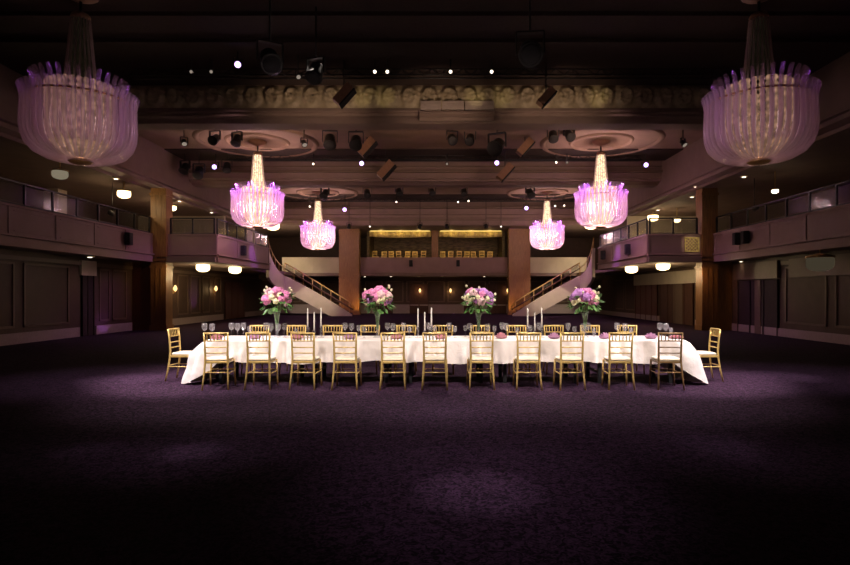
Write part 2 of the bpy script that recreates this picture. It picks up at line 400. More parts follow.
beam('ceiling_beam_near', 18.0); beam('ceiling_beam_middle', 28.4)
struct('trim_frieze', relief(CL+.05, CR-.05, 7.46, 8.16, 17.99, .26, .62), 'frieze')
struct('trim_middle_moulding', MB().box(CL+.05, CR-.05, 28.25, 28.4, 7.62, 7.74).box(CL+.05, CR-.05, 28.32, 28.4, 7.9, 7.96), 'moulding')
struct('trim_far_moulding', MB().box(CL+.05, CR-.05, 39.9, 40.05, 6.72, 6.8).box(CL+.05, CR-.05, 39.86, 40.2, 7.62, 7.72), 'moulding')
# vent and light plates set in the near beam
v = MB()
for x0, x1 in ((-.58, .06), (.1, .78), (.82, 1.72)):
    v.box(x0, x1, 17.78, 17.98, 7.36, 7.62)
    for k in range(4): v.box(x0+.04, x1-.04, 17.765, 17.79, 7.40+k*.05, 7.42+k*.05)
struct('trim_vent_plate', v, 'skirting')
struct('trim_beam_plate', MB().box(-.62, 1.75, 17.86, 18.0, 7.02, 7.33).box(-.62, 1.75, 17.82, 18.0, 7.10, 7.14).box(-.62, 1.75, 17.82, 18.0, 7.24, 7.28), 'beam')
# circular mouldings of the coffers
CH = [(-7.9, 12.5), (7.05, 12.5), (-7.9, 24.7), (7.05, 24.7), (-7.9, 37.0), (7.05, 37.0)]
for i, (x, y) in enumerate(CH):
    if i < 2: continue
    mb = MB()
    for r, w in ((1.3, .08), (2.5, .13)):
        mb.lathe([(r-w, CZ), (r-w*.6, CZ-.07), (r, CZ-.1), (r+w*.6, CZ-.07), (r+w, CZ)], 40, (x, y, 0), cap=False)
    struct('trim_ceiling_ring_%d' % (i+1), mb, 'ceiling')
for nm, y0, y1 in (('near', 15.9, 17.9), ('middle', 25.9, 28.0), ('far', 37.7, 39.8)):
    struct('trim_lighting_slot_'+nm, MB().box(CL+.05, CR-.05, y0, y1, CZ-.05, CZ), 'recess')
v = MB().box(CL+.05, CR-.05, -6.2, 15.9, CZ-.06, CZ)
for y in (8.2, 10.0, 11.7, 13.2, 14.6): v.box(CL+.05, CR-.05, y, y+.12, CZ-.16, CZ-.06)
struct('ceiling_near_shade_slab', v, 'recess')  # added near-black slab; its colour stands in for shade over the near bay
# far gallery: alcove with mid post and riser
struct('wall_far_alcove', MB().box(-5.6, 5.1, 47.2, 47.4, SZ+.22, 6.42).box(-5.6, -5.4, 44, 47.3, SZ+.22, 6.42).box(4.9, 5.1, 44, 47.3, SZ+.22, 6.42), 'bar')
struct('column_alcove', MB().box(-.56, -.06, 43.5, 43.9, SZ+.22, 6.42), 'wood')
struct('floor_alcove_riser', MB().box(-5.4, 4.9, 44.4, 47.2, SZ+.22, 4.02), 'dark_wood')

# ------------------------------------------------------------------ balcony railings
def railing(label, a, b, z0, z1, step, nname='balcony_railing', face=(1,0)):
    a = Vector(a); b = Vector(b); d = b-a; L = d.length; d.normalize()
    t = thing(nname, label, 'railing', (a.x, a.y, z0), math.atan2(d.y, d.x), 'railings on the balcony fronts')
    h = z1-z0; k = max(2, round(L/step))
    MB().box(0, L, -.03, .03, h-.05, h).build('handrail', 'black', t)
    MB().box(0, L, -.02, .02, .03, .07).build('bottom_rail', 'black', t)
    for i in range(k+1):
        x = min(max(i*L/k, .03), L-.03); MB().box(x-.035, x+.035, -.03, .03, 0, h-.05).build('post', 'black', t)
    for i in range(k):
        MB().box(i*L/k+.06, (i+1)*L/k-.06, -.006, .006, .09, h-.08).build('glass_panel', 'rail_glass', t)
    return t
railing('black railing along the near left balcony', (BL-.07, 9.6), (BL-.07, YB-.05), 4.15, 4.86, 1.25)
railing('black railing along the near right balcony', (BR+.07, 9.6), (BR+.07, YB-.05), 4.15, 4.86, 1.25)
railing('short black railing on the left balcony return beside the wooden column', (-11.65, YB+.27), (GL-.1, YB+.27), 4.15, 4.86, 1.0)
railing('short black railing on the right balcony return above the lattice panel', (11.2, YB+.27), (GR+.1, YB+.27), 4.15, 4.86, 1.0)
railing('black railing on the left balcony leading to the stairs', (GL-.07, YB+.4), (GL-.07, 31.9), 4.15, 4.86, 1.25)
railing('black railing on the right balcony leading to the stairs', (GR+.07, YB+.4), (GR+.07, 31.9), 4.15, 4.86, 1.25)

# ------------------------------------------------------------------ staircases
def staircase(sgn, label):
    # built for the left side, mirrored for the right; local x grows toward the hall centre
    cx = -.4
    def X(x): return x if sgn > 0 else 2*cx-x-.15
    t = thing('staircase', label, 'staircase', (X(-8.6), 40.2, 0), 0, 'pair of white staircases to the gallery')
    o = t.location
    def mv(mb):
        mb.v = [(v[0]-o.x, v[1]-o.y, v[2]-o.z) for v in mb.v]; return mb
    xf, xt, zt = -6.35, -10.9, 2.75           # foot and top of the lower flight
    n = 16; mb = MB()
    for i in range(n):
        xa = xf+(xt-xf)*i/n; xb = xf+(xt-xf)*(i+1)/n; z = zt*(i+1)/n
        a, b = sorted((X(xa), X(xb))); mb.box(a, b, 40.2, 41.7, max(0, z-.35), z)
    mb.box(*sorted((X(-10.9), X(-12.3))), 39.4, 41.7, 2.5, 2.75)
    for i in range(2):
        mb.box(*sorted((X(-10.9), X(-12.3))), 38.6-i*.35+.45, 38.95-i*.35+.45, 2.6, 2.75+.14*(i+1))
    mv(mb).build('steps', 'wall', t)
    # white closed string of the lower flight
    mb = MB()
    pts = []
    for i in range(21):
        u = i/20; pts.append((xf+.2+(xt-xf-.2)*u, zt*u+.10+.10*math.sin(PI*u)))
    poly_top = pts; m = len(pts)
    vs = []; 
    for x, z in poly_top:
        zb = max(0.0, z-1.08)
        for yy in (40.0, 40.2): vs += [(X(x), yy, z), (X(x), yy, zb)]
    fs = []
    for i in range(m-1):
        a = i*4; b = a+4
        fs += [(a, b, b+1, a+1), (a+2, a+3, b+3, b+2), (a, a+2, b+2, b), (a+1, b+1, b+3, a+3)]
    fs += [(0, 1, 3, 2), ((m-1)*4, (m-1)*4+2, (m-1)*4+3, (m-1)*4+1)]
    mv(mb.add(vs, fs)).build('stringer', 'cream', t)
    # sweeping white wall of the upper flight
    vs = []; fs = []; m = 17
    for i in range(m):
        u = i/(m-1); y = 40.1+(32.0-40.1)*u; x = -10.9+(1.3)*(u**1.5)
        zt_ = 2.85+1.3*(u**1.25); zb = 1.75+.75*u
        for xx in (x, x-.16): vs += [(X(xx), y, zt_), (X(xx), y, zb)]
    for i in range(m-1):
        a = i*4; b = a+4
        fs += [(a, b, b+1, a+1), (a+2, a+3, b+3, b+2), (a, a+2, b+2, b), (a+1, b+1, b+3, a+3)]
    fs += [(0, 1, 3, 2), ((m-1)*4, (m-1)*4+2, (m-1)*4+3, (m-1)*4+1)]
    mv(MB().add(vs, fs)).build('balustrade', 'cream', t)
    # brass rail with posts and glass on the lower flight
    def P(u, h): return (X(xf+(xt-xf)*u), 40.1, zt*u+h)
    mv(MB().tube([P(-.08, .75)]+[P(u/10, 1.02) for u in range(11)], .035, 8)).build('handrail', 'brass', t)
    mv(MB().tube([P(-.06, .62), P(.0, .62), P(1, .62)], .05, 6)).build('lower_rail', 'dark_wood', t)
    for i in range(8):
        u = i/7; mv(MB().tube([P(u, .18), P(u, 1.0)], .025, 6)).build('post', 'brass', t)
    for i in range(7):
        u0, u1 = i/7+.015, (i+1)/7-.015
        a, b, c, d = P(u0, .66), P(u1, .66), P(u1, .95), P(u0, .95)
        vs = [Vector(q)+Vector((0, s, 0)) for s in (-.006, .006) for q in (a, b, c, d)]
        mv(MB().add(vs, [(0,1,2,3),(7,6,5,4),(0,4,5,1),(1,5,6,2),(2,6,7,3),(3,7,4,0)])).build('glass_panel', 'rail_glass', t)
    # rail of the upper flight
    def Q(u, h): return (X(-10.98+1.3*(u**1.5)), 40.1+(32.0-40.1)*u, 2.85+1.3*(u**1.25)+h)
    mv(MB().tube([Q(i/10, .62) for i in range(11)], .03, 8)).build('handrail', 'brass', t)
    for i in range(6):
        mv(MB().tube([Q(i/5*.98, -.02), Q(i/5*.98, .62)], .022, 6)).build('post', 'brass', t)
    return t
staircase(1, 'white curving staircase with brass rail on the left of the far wall')
staircase(-1, 'white curving staircase with brass rail on the right of the far wall')

# ------------------------------------------------------------------ chandeliers
def chandelier(x, y, label, idx, core, warm, violet, rot=0):
    t = thing('chandelier', label, 'chandelier', (x, y, 0), rot, 'crystal chandeliers of the hall')
    MB().lathe([(.38, CZ), (.38, CZ-.04), (.3, CZ-.1), (.1, CZ-.18), (.06, CZ-.2)], 20).build('canopy', 'bronze', t)
    MB().tube([(0,0,CZ-.19), (0,0,7.68)], .03, 8).build('hanging_rod', 'black', t)
    MB().lathe([(.05, 7.74), (.17, 7.72), (.20, 7.66), (.18, 7.60), (.05, 7.60)], 16).build('cap', 'bronze', t)
    # tapering crystal stem
    st = MB().lathe([(.15, 7.6), (.17, 7.3), (.20, 6.9), (.24, 6.5), (.27, 6.2), (.27, 6.1)], 18).build('stem_core', emit_mat('stem_glow', (1.0, .72, .42), min(2.2, .25*warm**1.5), .6, 16), t)
    for k in range(18):
        a = 2*PI*k/18; c, s = math.cos(a), math.sin(a)
        MB().tube([(.19*c,.19*s,7.6), (.21*c,.21*s,7.3), (.245*c,.245*s,6.9), (.285*c,.285*s,6.5), (.31*c,.31*s,6.2)], .022, 5).build('crystal_strand', 'rod', t)
    # inner bead curtain, glowing
    cb = MB()
    for k in range(30):
        a = 2*PI*k/30; c, s = math.cos(a), math.sin(a)
        for j in range(13):
            z = 6.1-j*.118; r = .62 if j < 10 else .62-.09*(j-9)
            cb.ball((r*c, r*s, z), .06, 5, 4, (1, 1, 1.25))
    cb = cb.build('bead_curtain', emit_mat('bead_glow', (1.0, .56, .36), core, .55, 9), t); cb['kind'] = 'stuff'
    outer = [(1.13,5.98),(1.085,5.90),(1.05,5.76),(1.06,5.5),(1.07,5.2),(1.05,5.0),(.99,4.82),(.87,4.67),(.68,4.56),(.46,4.50),(.24,4.48)]
    inner = [(.93,6.30),(.88,6.21),(.84,6.06),(.84,5.85),(.85,5.5),(.83,5.2),(.77,5.0),(.62,4.86)]
    n = 42
    for k in range(n):
        a = 2*PI*(k+.5)/n; c, s = math.cos(a), math.sin(a)
        MB().tube([(r*c, r*s, z) for r, z in outer], [.045,.054]+[.056]*5+[.052,.044,.034,.022], 7, .8).build('glass_rod', 'rod', t)
    n = 30
    for k in range(n):
        a = 2*PI*k/n; c, s = math.cos(a), math.sin(a)
        MB().tube([(r*c, r*s, z) for r, z in inner], [.045,.054]+[.056]*5+[.045], 6, .8).build('glass_rod', 'rod_purple', t)
    MB().lathe([(.97, 5.82), (.995, 5.82), (.995, 5.78), (.97, 5.78), (.97, 5.82)], 36, cap=False).build('ring_frame', 'brass', t)
    MB().lathe([(.10, 4.56), (.22, 4.53), (.26, 4.49), (.2, 4.44), (.06, 4.41)], 16).build('bottom_boss', 'brass', t)
    # its lamps
    light('chandelier_lamp', 'POINT', (x, y, 5.35), 100*warm, (1, .66, .68), .25)
    light('chandelier_lamp', 'POINT', (x, y, 4.85), 30*warm, (1, .60, .44), .12)
    for k in range(6):
        a = 2*PI*(k+.5)/6; px, py = x+.95*math.cos(a), y+.95*math.sin(a)
        light('chandelier_violet_lamp', 'SPOT', (px, py, 6.32), 34*violet, (.60, .16, 1.0), .06, (px, py, 5), 118, .5)
    return t
CL_LAB = ['large dimly lit chandelier nearest the camera, at the upper left', 'large dimly lit chandelier nearest the camera, at the upper right',
          'bright violet and pink glass chandelier, middle one of the left row', 'bright violet and pink glass chandelier, middle one of the right row',
          'small looking bright chandelier farthest away in the left row', 'small looking bright chandelier farthest away in the right row']
for i, (x, y) in enumerate(CH):
    d = [(.29, .09, .045), (.29, .09, .045), (2.0, 4.2, 3.3), (2.0, 4.2, 3.3), (2.2, 4.6, 3.6), (2.2, 4.6, 3.6)][i]
    chandelier(x, y, CL_LAB[i], i, *d, rot=i*.3)

# ------------------------------------------------------------------ banquet tables and cloth
TX0, TX1, TY0, TY1, TZ = -4.03, 4.26, 9.82, 10.84, 0.76
names5 = ['at the left end under the white cloth', 'second from the left end under the white cloth', 'in the middle under the white cloth', 'second from the right end under the white cloth', 'at the right end under the white cloth']
for i in range(5):
    w = (TX1-TX0)/5; x = TX0+w*(i+.5)
    t = thing('banquet_table', 'dark legged banquet table '+names5[i], 'table', (x, (TY0+TY1)/2, 0), 0, 'banquet tables pushed together')
    hw, hd = w/2-.01, (TY1-TY0)/2-.02
    MB().box(-hw, hw, -hd, hd, TZ-.05, TZ-.015).build('tabletop', 'dark_wood', t)
    for sx in (-1, 1):
        for sy in (-1, 1):
            MB().box(sx*(hw-.2)-.03, sx*(hw-.2)+.03, sy*(hd-.1)-.03, sy*(hd-.1)+.03, 0, TZ-.05).build('leg', 'black', t)
        MB().box(sx*(hw-.2)-.02, sx*(hw-.2)+.02, -hd+.13, hd-.13, .16, .2).build('stretcher', 'black', t)
def cloth():
    # perimeter of the table, rows from the centre line over the edge down to the hem
    r = .06; per = []
    def seg(a, b, n):
        for i in range(n): per.append((a[0]+(b[0]-a[0])*i/n, a[1]+(b[1]-a[1])*i/n))
    nf, ns = 330, 56
    def arc(cx, cy, a0, n=8):
        for i in range(n):
            a = a0+PI/2*i/n; per.append((cx+r*math.cos(a), cy+r*math.sin(a)))
    seg((TX0+r, TY0), (TX1-r, TY0), nf); arc(TX1-r, TY0+r, -PI/2)
    seg((TX1, TY0+r), (TX1, TY1-r), ns); arc(TX1-r, TY1-r, 0)
    seg((TX1-r, TY1), (TX0+r, TY1), nf); arc(TX0+r, TY1-r, PI/2)
    seg((TX0, TY1-r), (TX0, TY0+r), ns); arc(TX0+r, TY0+r, PI)
    N = len(per); cy = (TY0+TY1)/2; rnd = random.Random(3)
    ph = [rnd.uniform(0, 6.28) for _ in range(8)]
    rows = []; cum = [0]
    for i in range(N):
        a = per[i]; b = per[(i+1) % N]; cum.append(cum[-1]+math.hypot(b[0]-a[0], b[1]-a[1]))
    def wav(s):
        return .5*math.sin(s*17+ph[0]+1.5*math.sin(s*2.3+ph[1]))+.35*math.sin(s*31+ph[2]+1.2*math.sin(s*4.1+ph[3]))+.3*math.sin(s*6.7+ph[4])
    info = []
    for i, (x, y) in enumerate(per):
        # outward normal
        a = per[i-1]; b = per[(i+1) % N]; tx, ty = b[0]-a[0], b[1]-a[1]; L = math.hypot(tx, ty) or 1
        nx, ny = ty/L, -tx/L
        e = min(x-TX0, TX1-x)                    # distance from the nearer end
        endness = max(0.0, min(1.0, 1-e/.24)); endness = endness*endness*(3-2*endness)
        L0 = .385+.018*math.sin(x*2.1+ph[5])+.012*math.sin(x*7.3+ph[6])
        # joins between the four overlapping cloths drop a little lower
        drop = L0*(1-endness)+(TZ-.006)*endness
        info.append((x, y, nx, ny, endness, drop))
    NT = 5; NS = 15; vs = []
    for k in range(NT):                            # top, from centre line outwards
        f = k/NT
        for (x, y, nx, ny, en, dr) in info:
            xx = TX0+(TY1-TY0)/2+(x-TX0-(TY1-TY0)/2) if False else x
            inset = (1-f)*(TY1-TY0)/2*.98
            px = min(max(x, TX0+inset), TX1-inset); py = min(max(y, TY0+inset), TY1-inset)
            vs.append((px, py, TZ+.004*math.sin(px*9)*math.sin(py*11)))
    for k in range(NS+1):
        f = k/NS
        for i, (x, y, nx, ny, en, dr) in enumerate(info):
            s = cum[i]; w = wav(s)
            d = dr*f; z = TZ+.003-d if k else TZ+.002
            flare = .012+.055*d+.33*en*(min(1, d/.75)**.5)*(.9+.12*math.sin(s*2.6))
            if abs(nx) > .9: flare = .012+(flare-.012)*(.38+.62*min(1, abs(y-cy)/.45))   # pushed in by the end chair
            amp = (.012+.05*en)*min(1, d/.25)+.055*min(1, d/.25)+.012*math.sin(d*14+s*5)
            off = flare+amp*w+.006
            ox, oy = nx, ny
            if en > .02 and abs(ny) > .01:            # corner cascade swings out to the end, not the front
                sgn = 1 if x > 0 else -1
                ox, oy = sgn*max(en*.95, abs(nx)), ny*(1-.72*en)
            vs.append((x+ox*off, y+oy*off, max(.006, z)))
    R = NT+NS+1
    fs = [(k*N+i, k*N+(i+1) % N, (k+1)*N+(i+1) % N, (k+1)*N+i) for k in range(R-1) for i in range(N)]
    o = MB().add(vs, fs, True).build('tablecloth', 'linen')
    return tag(o, 'long white tablecloth draped over the banquet tables, trailing to the carpet at both ends', 'tablecloth')
cloth()

# ------------------------------------------------------------------ chiavari chairs
def make_chair(m, label, name='banquet_chair'):
    t = thing(name, label, 'chair')
    for s in (-1, 1):
        MB().tube([(s*.205,-.285,0),(s*.190,-.245,.2),(s*.178,-.215,.42),(s*.176,-.208,.55),(s*.180,-.222,.75),(s*.188,-.245,.93)], [.014,.016,.018,.018,.016,.015], 8).build('leg', m, t)
        MB().tube([(s*.205,.205,0),(s*.195,.195,.22),(s*.185,.185,.45)], [.013,.016,.019], 8).build('leg', m, t)
        for z in (.26,):
            MB().tube([(s*.197,-.248+.02*z,z),(s*.2,.198,z)], .0095, 6).build('stretcher', m, t)
    MB().tube([(-.19,-.232,.28),(.19,-.232,.28)], .0095, 6).build('stretcher', m, t)
    MB().tube([(-.195,.194,.28),(.195,.194,.28)], .0095, 6).build('stretcher', m, t)
    MB().box(-.195,.195,-.21,.195,.425,.46).build('seat_frame', m, t, .008)
    cu = MB(); ring = []
    for sc, z in ((.94,.46),(1.02,.475),(1.02,.492),(.95,.506),(.7,.513)):
        ring.append([(.192*sc*math.copysign(abs(math.cos(a))**.35, math.cos(a)), .195*sc*math.copysign(abs(math.sin(a))**.35, math.sin(a))-.005, z) for a in [2*PI*j/24 for j in range(24)]])
    vs = [p for r_ in ring for p in r_]; k = len(ring)
    fs = [(i*24+j, i*24+(j+1) % 24, (i+1)*24+(j+1) % 24, (i+1)*24+j) for i in range(k-1) for j in range(24)]+[tuple(range(23,-1,-1)), tuple((k-1)*24+j for j in range(24))]
    cu.add(vs, fs, True).build('seat_cushion', 'ivory', t)
    def rail(z, y, b, rr):
        hw = .178+.008*max(0, (z-.55)/.38)
        return [(-hw,y,z),(-hw*.5,y-b,z),(0,y-b*1.3,z),(hw*.5,y-b,z),(hw,y,z)], rr
    for nm, z, y, b, rr in (('top_rail',.918,-.243,.016,.017),('back_rail',.795,-.228,.012,.011),('back_rail',.69,-.217,.01,.0105),('back_rail',.595,-.21,.008,.0105)):
        p, rr = rail(z, y, b, rr); MB().tube(p, rr, 7).build(nm, m, t)
    for i in range(6):
        u = (i+.5)/6*2-1; x = u*.165; b = .016*(1-u*u)
        MB().tube([(x,-.228-.012*(1-u*u),.795),(x*1.02,-.243-b,.918)], .0095, 6).build('spindle', m, t)
    return t
gold_chair = make_chair('gold', 'x')
shaded_chair = make_chair('shaded_gold', 'x')
front_px = [215.7, 259, 304, 345.5, 392.5, 435, 481, 528.5, 571, 620.7, 670]
FX = [(p-PX)/61.0 for p in front_px]
yawf = [.12, .02, -.03, 0, .04, -.02, .03, -.02, .02, -.06, -.08]
first = True
for i, x in enumerate(FX):
    if i == 10:
        shaded_chair.location = (x, 9.47, 0); shaded_chair.rotation_euler = (0,0,yawf[i])
        tag(shaded_chair, 'gold chair coloured as in shade, at the right end of the front row', 'chair', 'chairs around the banquet table'); continue
    lab = 'gold spindle back chair, %s from the left in the front row' % ORD[i] if i else 'gold spindle back chair at the left end of the front row'
    if first:
        gold_chair.location = (x, 9.47, 0); gold_chair.rotation_euler = (0,0,yawf[i]); tag(gold_chair, lab, 'chair', 'chairs around the banquet table'); first = False
    else: dup(gold_chair, (x, 9.47, 0), yawf[i], lab)
for i in range(11):
    x = -3.62+i*.74
    lab = 'gold chair behind the table, %s from the left in the back row' % ORD[i] if i else 'gold chair behind the table at the left end of the back row'
    dup(gold_chair, (x, 11.19, 0), PI+random.uniform(-.05, .05), lab)
dup(gold_chair, (-4.60, 10.33, 0), -PI/2-.04, 'gold chair with ivory cushion alone at the left end of the table')
dup(gold_chair, (4.79, 10.33, 0), PI/2-.04, 'gold chair with ivory cushion alone at the right end of the table')

# gallery chairs, small in the photo: one mesh each
sc_ = MB()
for s in (-1, 1):
    sc_.tube([(s*.2,-.25,0),(s*.18,-.21,.45),(s*.19,-.24,.93)], .02, 6).tube([(s*.2,.2,0),(s*.185,.19,.45)], .02, 6)
sc_.box(-.19,.19,-.2,.19,.43,.5).box(-.19,.19,-.26,-.22,.86,.94).box(-.19,.19,-.24,-.21,.62,.68)
for i in range(5): sc_.tube([(-.14+.07*i,-.22,.66),(-.14+.07*i,-.24,.9)], .014, 5)
gc = None; k = 0
xs = [-5.0+.62*i for i in range(7)]+[.3+.62*i for i in range(7)]
for i, x in enumerate(xs):
    if gc is None: o = gc = sc_.build('gallery_chair', 'gold')
    else: o = gc.copy(); C.objects.link(o)
    o.location = (x, 44.85+.12*(i % 2), 4.02); o.rotation_euler = (0,0,random.uniform(-.3,.3)+(PI if i % 3 else 0))
    side = 'left' if i < 7 else 'right'; j = i if i < 7 else i-7
    tag(o, 'small gold gallery chair, %s from left in the bay %s of the mid post' % (ORD[j], side), 'chair', 'gold chairs on the far gallery')
# gold pelmets with strip lights over the alcove
for nm, x0, x1 in (('left', -5.38, -.6), ('right', -.02, 4.88)):
    vs = []; n = 60
    for i in range(n+1):
        u = i/n; x = x0+(x1-x0)*u; y = 43.75+.05*math.sin(u*60); dz = .14*math.sin(PI*u)
        for z in (6.418, 6.2, 5.98-dz*.6): vs.append((x, y, z))
    fs = [(i*3+j, i*3+j+1, i*3+j+4, i*3+j+3) for i in range(n) for j in range(2)]
    o = MB().add(vs, fs, True).build('hanging_pelmet', 'pelmet'); sm = o.modifiers.new('thick', 'SOLIDIFY'); sm.thickness = .02
    tag(o, 'gold gathered pelmet over the %s bay of the far gallery' % nm, 'pelmet', 'pelmets of the far gallery')
    s = MB().box(x0+.1, x1-.1, 43.5, 43.56, 6.37, 6.418).build('ceiling_strip_light', 'strip')
    tag(s, 'amber strip light above the %s bay of the far gallery' % nm, 'light', 'strip lights of the far gallery')
    for q in (.2, .5, .8):
        light('strip_lamp', 'POINT', (x0+(x1-x0)*q, 43.3, 6.3), 5, (1, .66, .2), .08); light('alcove_lamp', 'SPOT', (x0+(x1-x0)*q, 43.9, 6.2), 90, (1, .72, .26), .08, (x0+(x1-x0)*q, 44.95, 4.6), 70, .7)

# ------------------------------------------------------------------ things on the table
VX = [277, 377.5, 478.5, 585]
def vase_and_flowers(i, px):
    x = (px-PX)*10.33/F; rnd = random.Random(40+i)
    where = ['left end of the table', 'middle left of the table', 'middle right of the table', 'right end of the table'][i]
    v = thing('trumpet_vase', 'tall clear trumpet vase near the '+where, 'vase', (x, 10.33, TZ+.008), 0, 'tall vases on the table')
    MB().lathe([(.075,0),(.078,.008),(.05,.02),(.028,.05),(.026,.12),(.032,.22),(.045,.34),(.065,.43),(.08,.48),(.076,.48),(.06,.43),(.04,.34),(.026,.22),(.02,.12),(.01,.06)], 18).build('glass_body', 'table_glass', v)
    b = thing('bouquet', ['pink and cream rose bouquet with trailing green leaves, leftmost on the table', 'rounded dusky pink bouquet second from the left on the table', 'mauve and blush bouquet third from the left on the table', 'purple and pink bouquet with yellow buds, rightmost on the table'][i], 'flowers', (x, 10.33, TZ+.008), 0, 'bouquets on the table')
    sm = MB()
    for k in range(11):
        a = 2*PI*k/11; r0 = .012; r1 = .10+.05*rnd.random()
        sm.tube([(r0*math.cos(a+.7), r0*math.sin(a+.7), .14), (.026*math.cos(a), .026*math.sin(a), .32), (.05*math.cos(a), .05*math.sin(a), .47), (r1*math.cos(a), r1*math.sin(a), .62)], .006, 5)
    sm.build('stems', 'stem', b)
    pal = [['pink','blush','cream_petal','pink'], ['pink','pink','mauve','blush'], ['mauve','blush','pink','mauve'], ['mauve','pink','mauve','cream_petal']][i]
    cz = .70; blooms = []
    n = 26
    for k in range(n):                                # fibonacci dome of round blooms
        z = 1-1.35*(k+.5)/n; a = k*2.39996+rnd.uniform(-.2, .2); rr = math.sqrt(max(0, 1-z*z))
        R = .185*rnd.uniform(.9, 1.1)
        c = (R*1.15*rr*math.cos(a), R*1.15*rr*math.sin(a), cz+R*.85*z)
        col = pal[rnd.randrange(4)] if rnd.random() < .85 else 'cream_petal'
        rad = rnd.uniform(.056, .085)*(.72 if col == 'cream_petal' else 1)
        mb = MB(); mb.ball(c, rad, 14, 10, (1,1,.92), .09, rnd.uniform(0, 6))
        d = (Vector(c)-Vector((0,0,cz))).normalized()
        for q in range(5):                            # outer petals
            aa = 2*PI*q/5; u = d.orthogonal().normalized(); w = d.cross(u)
            pc = Vector(c)+(u*math.cos(aa)+w*math.sin(aa))*rad*.62+d*rad*.2
            mb.ball(pc, rad*.55, 8, 6, (1,1,1), .05, q)
        mb.build('bloom', col, b)
    lf = MB()
    for k in range(46):
        a = rnd.uniform(0, 2*PI); el = rnd.uniform(-.75, .55); L = rnd.uniform(.10, .17)
        base = Vector((.15*math.cos(a)*math.cos(el), .15*math.sin(a)*math.cos(el), cz-.03+.15*math.sin(el)))
        d = Vector((math.cos(a)*math.cos(el), math.sin(a)*math.cos(el), math.sin(el)-.15)).normalized()
        sd = d.cross(Vector((0,0,1))).normalized(); up = sd.cross(d)
        w = L*.28; b0 = base+d*.06
        vs = [b0, b0+d*L*.35+sd*w+up*.012, b0+d*L*.75+sd*w*.7, b0+d*L, b0+d*L*.75-sd*w*.7, b0+d*L*.35-sd*w+up*.012, b0+d*L*.5-up*.012]
        lf.add(vs, [(0,1,6),(1,2,6),(2,3,6),(3,4,6),(4,5,6),(5,0,6)])
    o = lf.build('foliage', 'leaf', b); sl = o.modifiers.new('thick', 'SOLIDIFY'); sl.thickness = .003; o['kind'] = 'stuff'
    for k in range(9):                                # small buds on sprigs
        a = rnd.uniform(0, 2*PI); el = rnd.uniform(-.1, .9)
        d = Vector((math.cos(a)*math.cos(el), math.sin(a)*math.cos(el), math.sin(el)))
        p1 = Vector((0,0,cz))+d*rnd.uniform(.27, .34)
        sp = MB().tube([Vector((0,0,cz))+d*.12, p1-d*.02], .004, 5).build('sprig', 'stem', b)
        MB().ball(p1, .022, 8, 6, (1,1,1.2), .1, k).build('bud', 'cream_petal', sp)
for i, px in enumerate(VX): vase_and_flowers(i, px)

def candle_group(i, pxs):
    where = ['left', 'middle', 'right'][i]
    for j, px in enumerate(pxs):
        y = [10.22, 10.36, 10.24][j]; x = (px-PX)*y/F; h = [.20, .13, .21][j]; pos = ['left', 'middle', 'right'][j]
        c = thing('candlestick', 'clear glass candlestick, %s one of the %s trio on the table' % (pos, where), 'candlestick', (x, y, TZ+.008), 0, 'glass candlesticks on the table')
        MB().lathe([(.055,0),(.055,.012),(.02,.022),(.014,.03)], 16).build('foot', 'table_glass', c)
        MB().lathe([(.014,.03),(.024,h*.35),(.013,h*.5),(.026,h*.68),(.013,h*.84)], 14).build('stem', 'table_glass', c)
        MB().lathe([(.013,h*.84),(.032,h*.9),(.032,h),(.014,h)], 14).build('cup', 'table_glass', c)
        d = thing('taper_candle', 'white taper candle, %s one of the %s trio on the table' % (pos, where), 'candle', (x, y, TZ+.008+h), 0, 'taper candles on the table')
        MB().lathe([(.014,0),(.013,.15),(.011,.325),(.005,.335)], 12).build('wax', 'wax', d)
        MB().tube([(0,0,.333),(0.002,0,.35)], .002, 5).build('wick', 'wick', d)
candle_group(0, (307.7, 314.2, 321)); candle_group(1, (418, 424.8, 431.5)); candle_group(2, (527.7, 534.8, 541.8))

# glasses
def glass_mesh(h, rb):
    pr = [(.036,0),(.036,.004),(.008,.012),(.0045,.03),(.0045,h*.45),(.012,h*.49),(rb*.75,h*.58),(rb,h*.72),(rb*.93,h*.87),(rb*.78,h),(rb*.75,h),(rb*.90,h*.87),(rb*.96,h*.72),(rb*.70,h*.59),(.006,h*.5)]
    return MB().lathe(pr, 16)
def tumbler_mesh(h, rb):
    return MB().lathe([(rb*.75,0),(rb*.8,.003),(rb,h),(rb*.95,h),(rb*.72,.012),(.004,.012)], 16)
protos = {}
gl = [(204.5,0,10.3),(212,0,10.15),(231.5,0,10.45),(237.5,0,10.25),(243.5,0,10.5),(249.5,1,10.2),(266,0,10.5),(271,0,10.25),(278,0,10.1),(284.5,0,10.4),(296,2,10.3),
      (345,0,10.5),(351.5,0,10.3),(358.5,1,10.5),(364,1,10.2),(387.5,0,10.5),(393,0,10.25),(403.5,0,10.45),(409.5,1,10.2),(429,0,10.55),(434.5,1,10.5),
      (449,0,10.5),(455,1,10.25),(465.5,1,10.5),(470,0,10.3),(487.5,0,10.15),(494.5,1,10.3),(502,0,10.55),(506,0,10.3),(517,2,10.5),(530.5,1,10.45),(539,0,10.5),
      (568,0,10.4),(574.5,1,10.2),(583,0,10.15),(588,0,10.45),(594,2,10.3),(617,0,10.45),(625,0,10.25),(631,2,10.4),(660,0,10.45),(666,0,10.2),(671,2,10.5)]
kinds = ['wine_glass', 'small_wine_glass', 'tumbler']
def nearest_chair(px):
    j = min(range(11), key=lambda k: abs(front_px[k]-px)); return j
count = {}
for px, kd, y in gl:
    j = nearest_chair(px); key = (kd, j); count.setdefault(key, []).append((px, y))
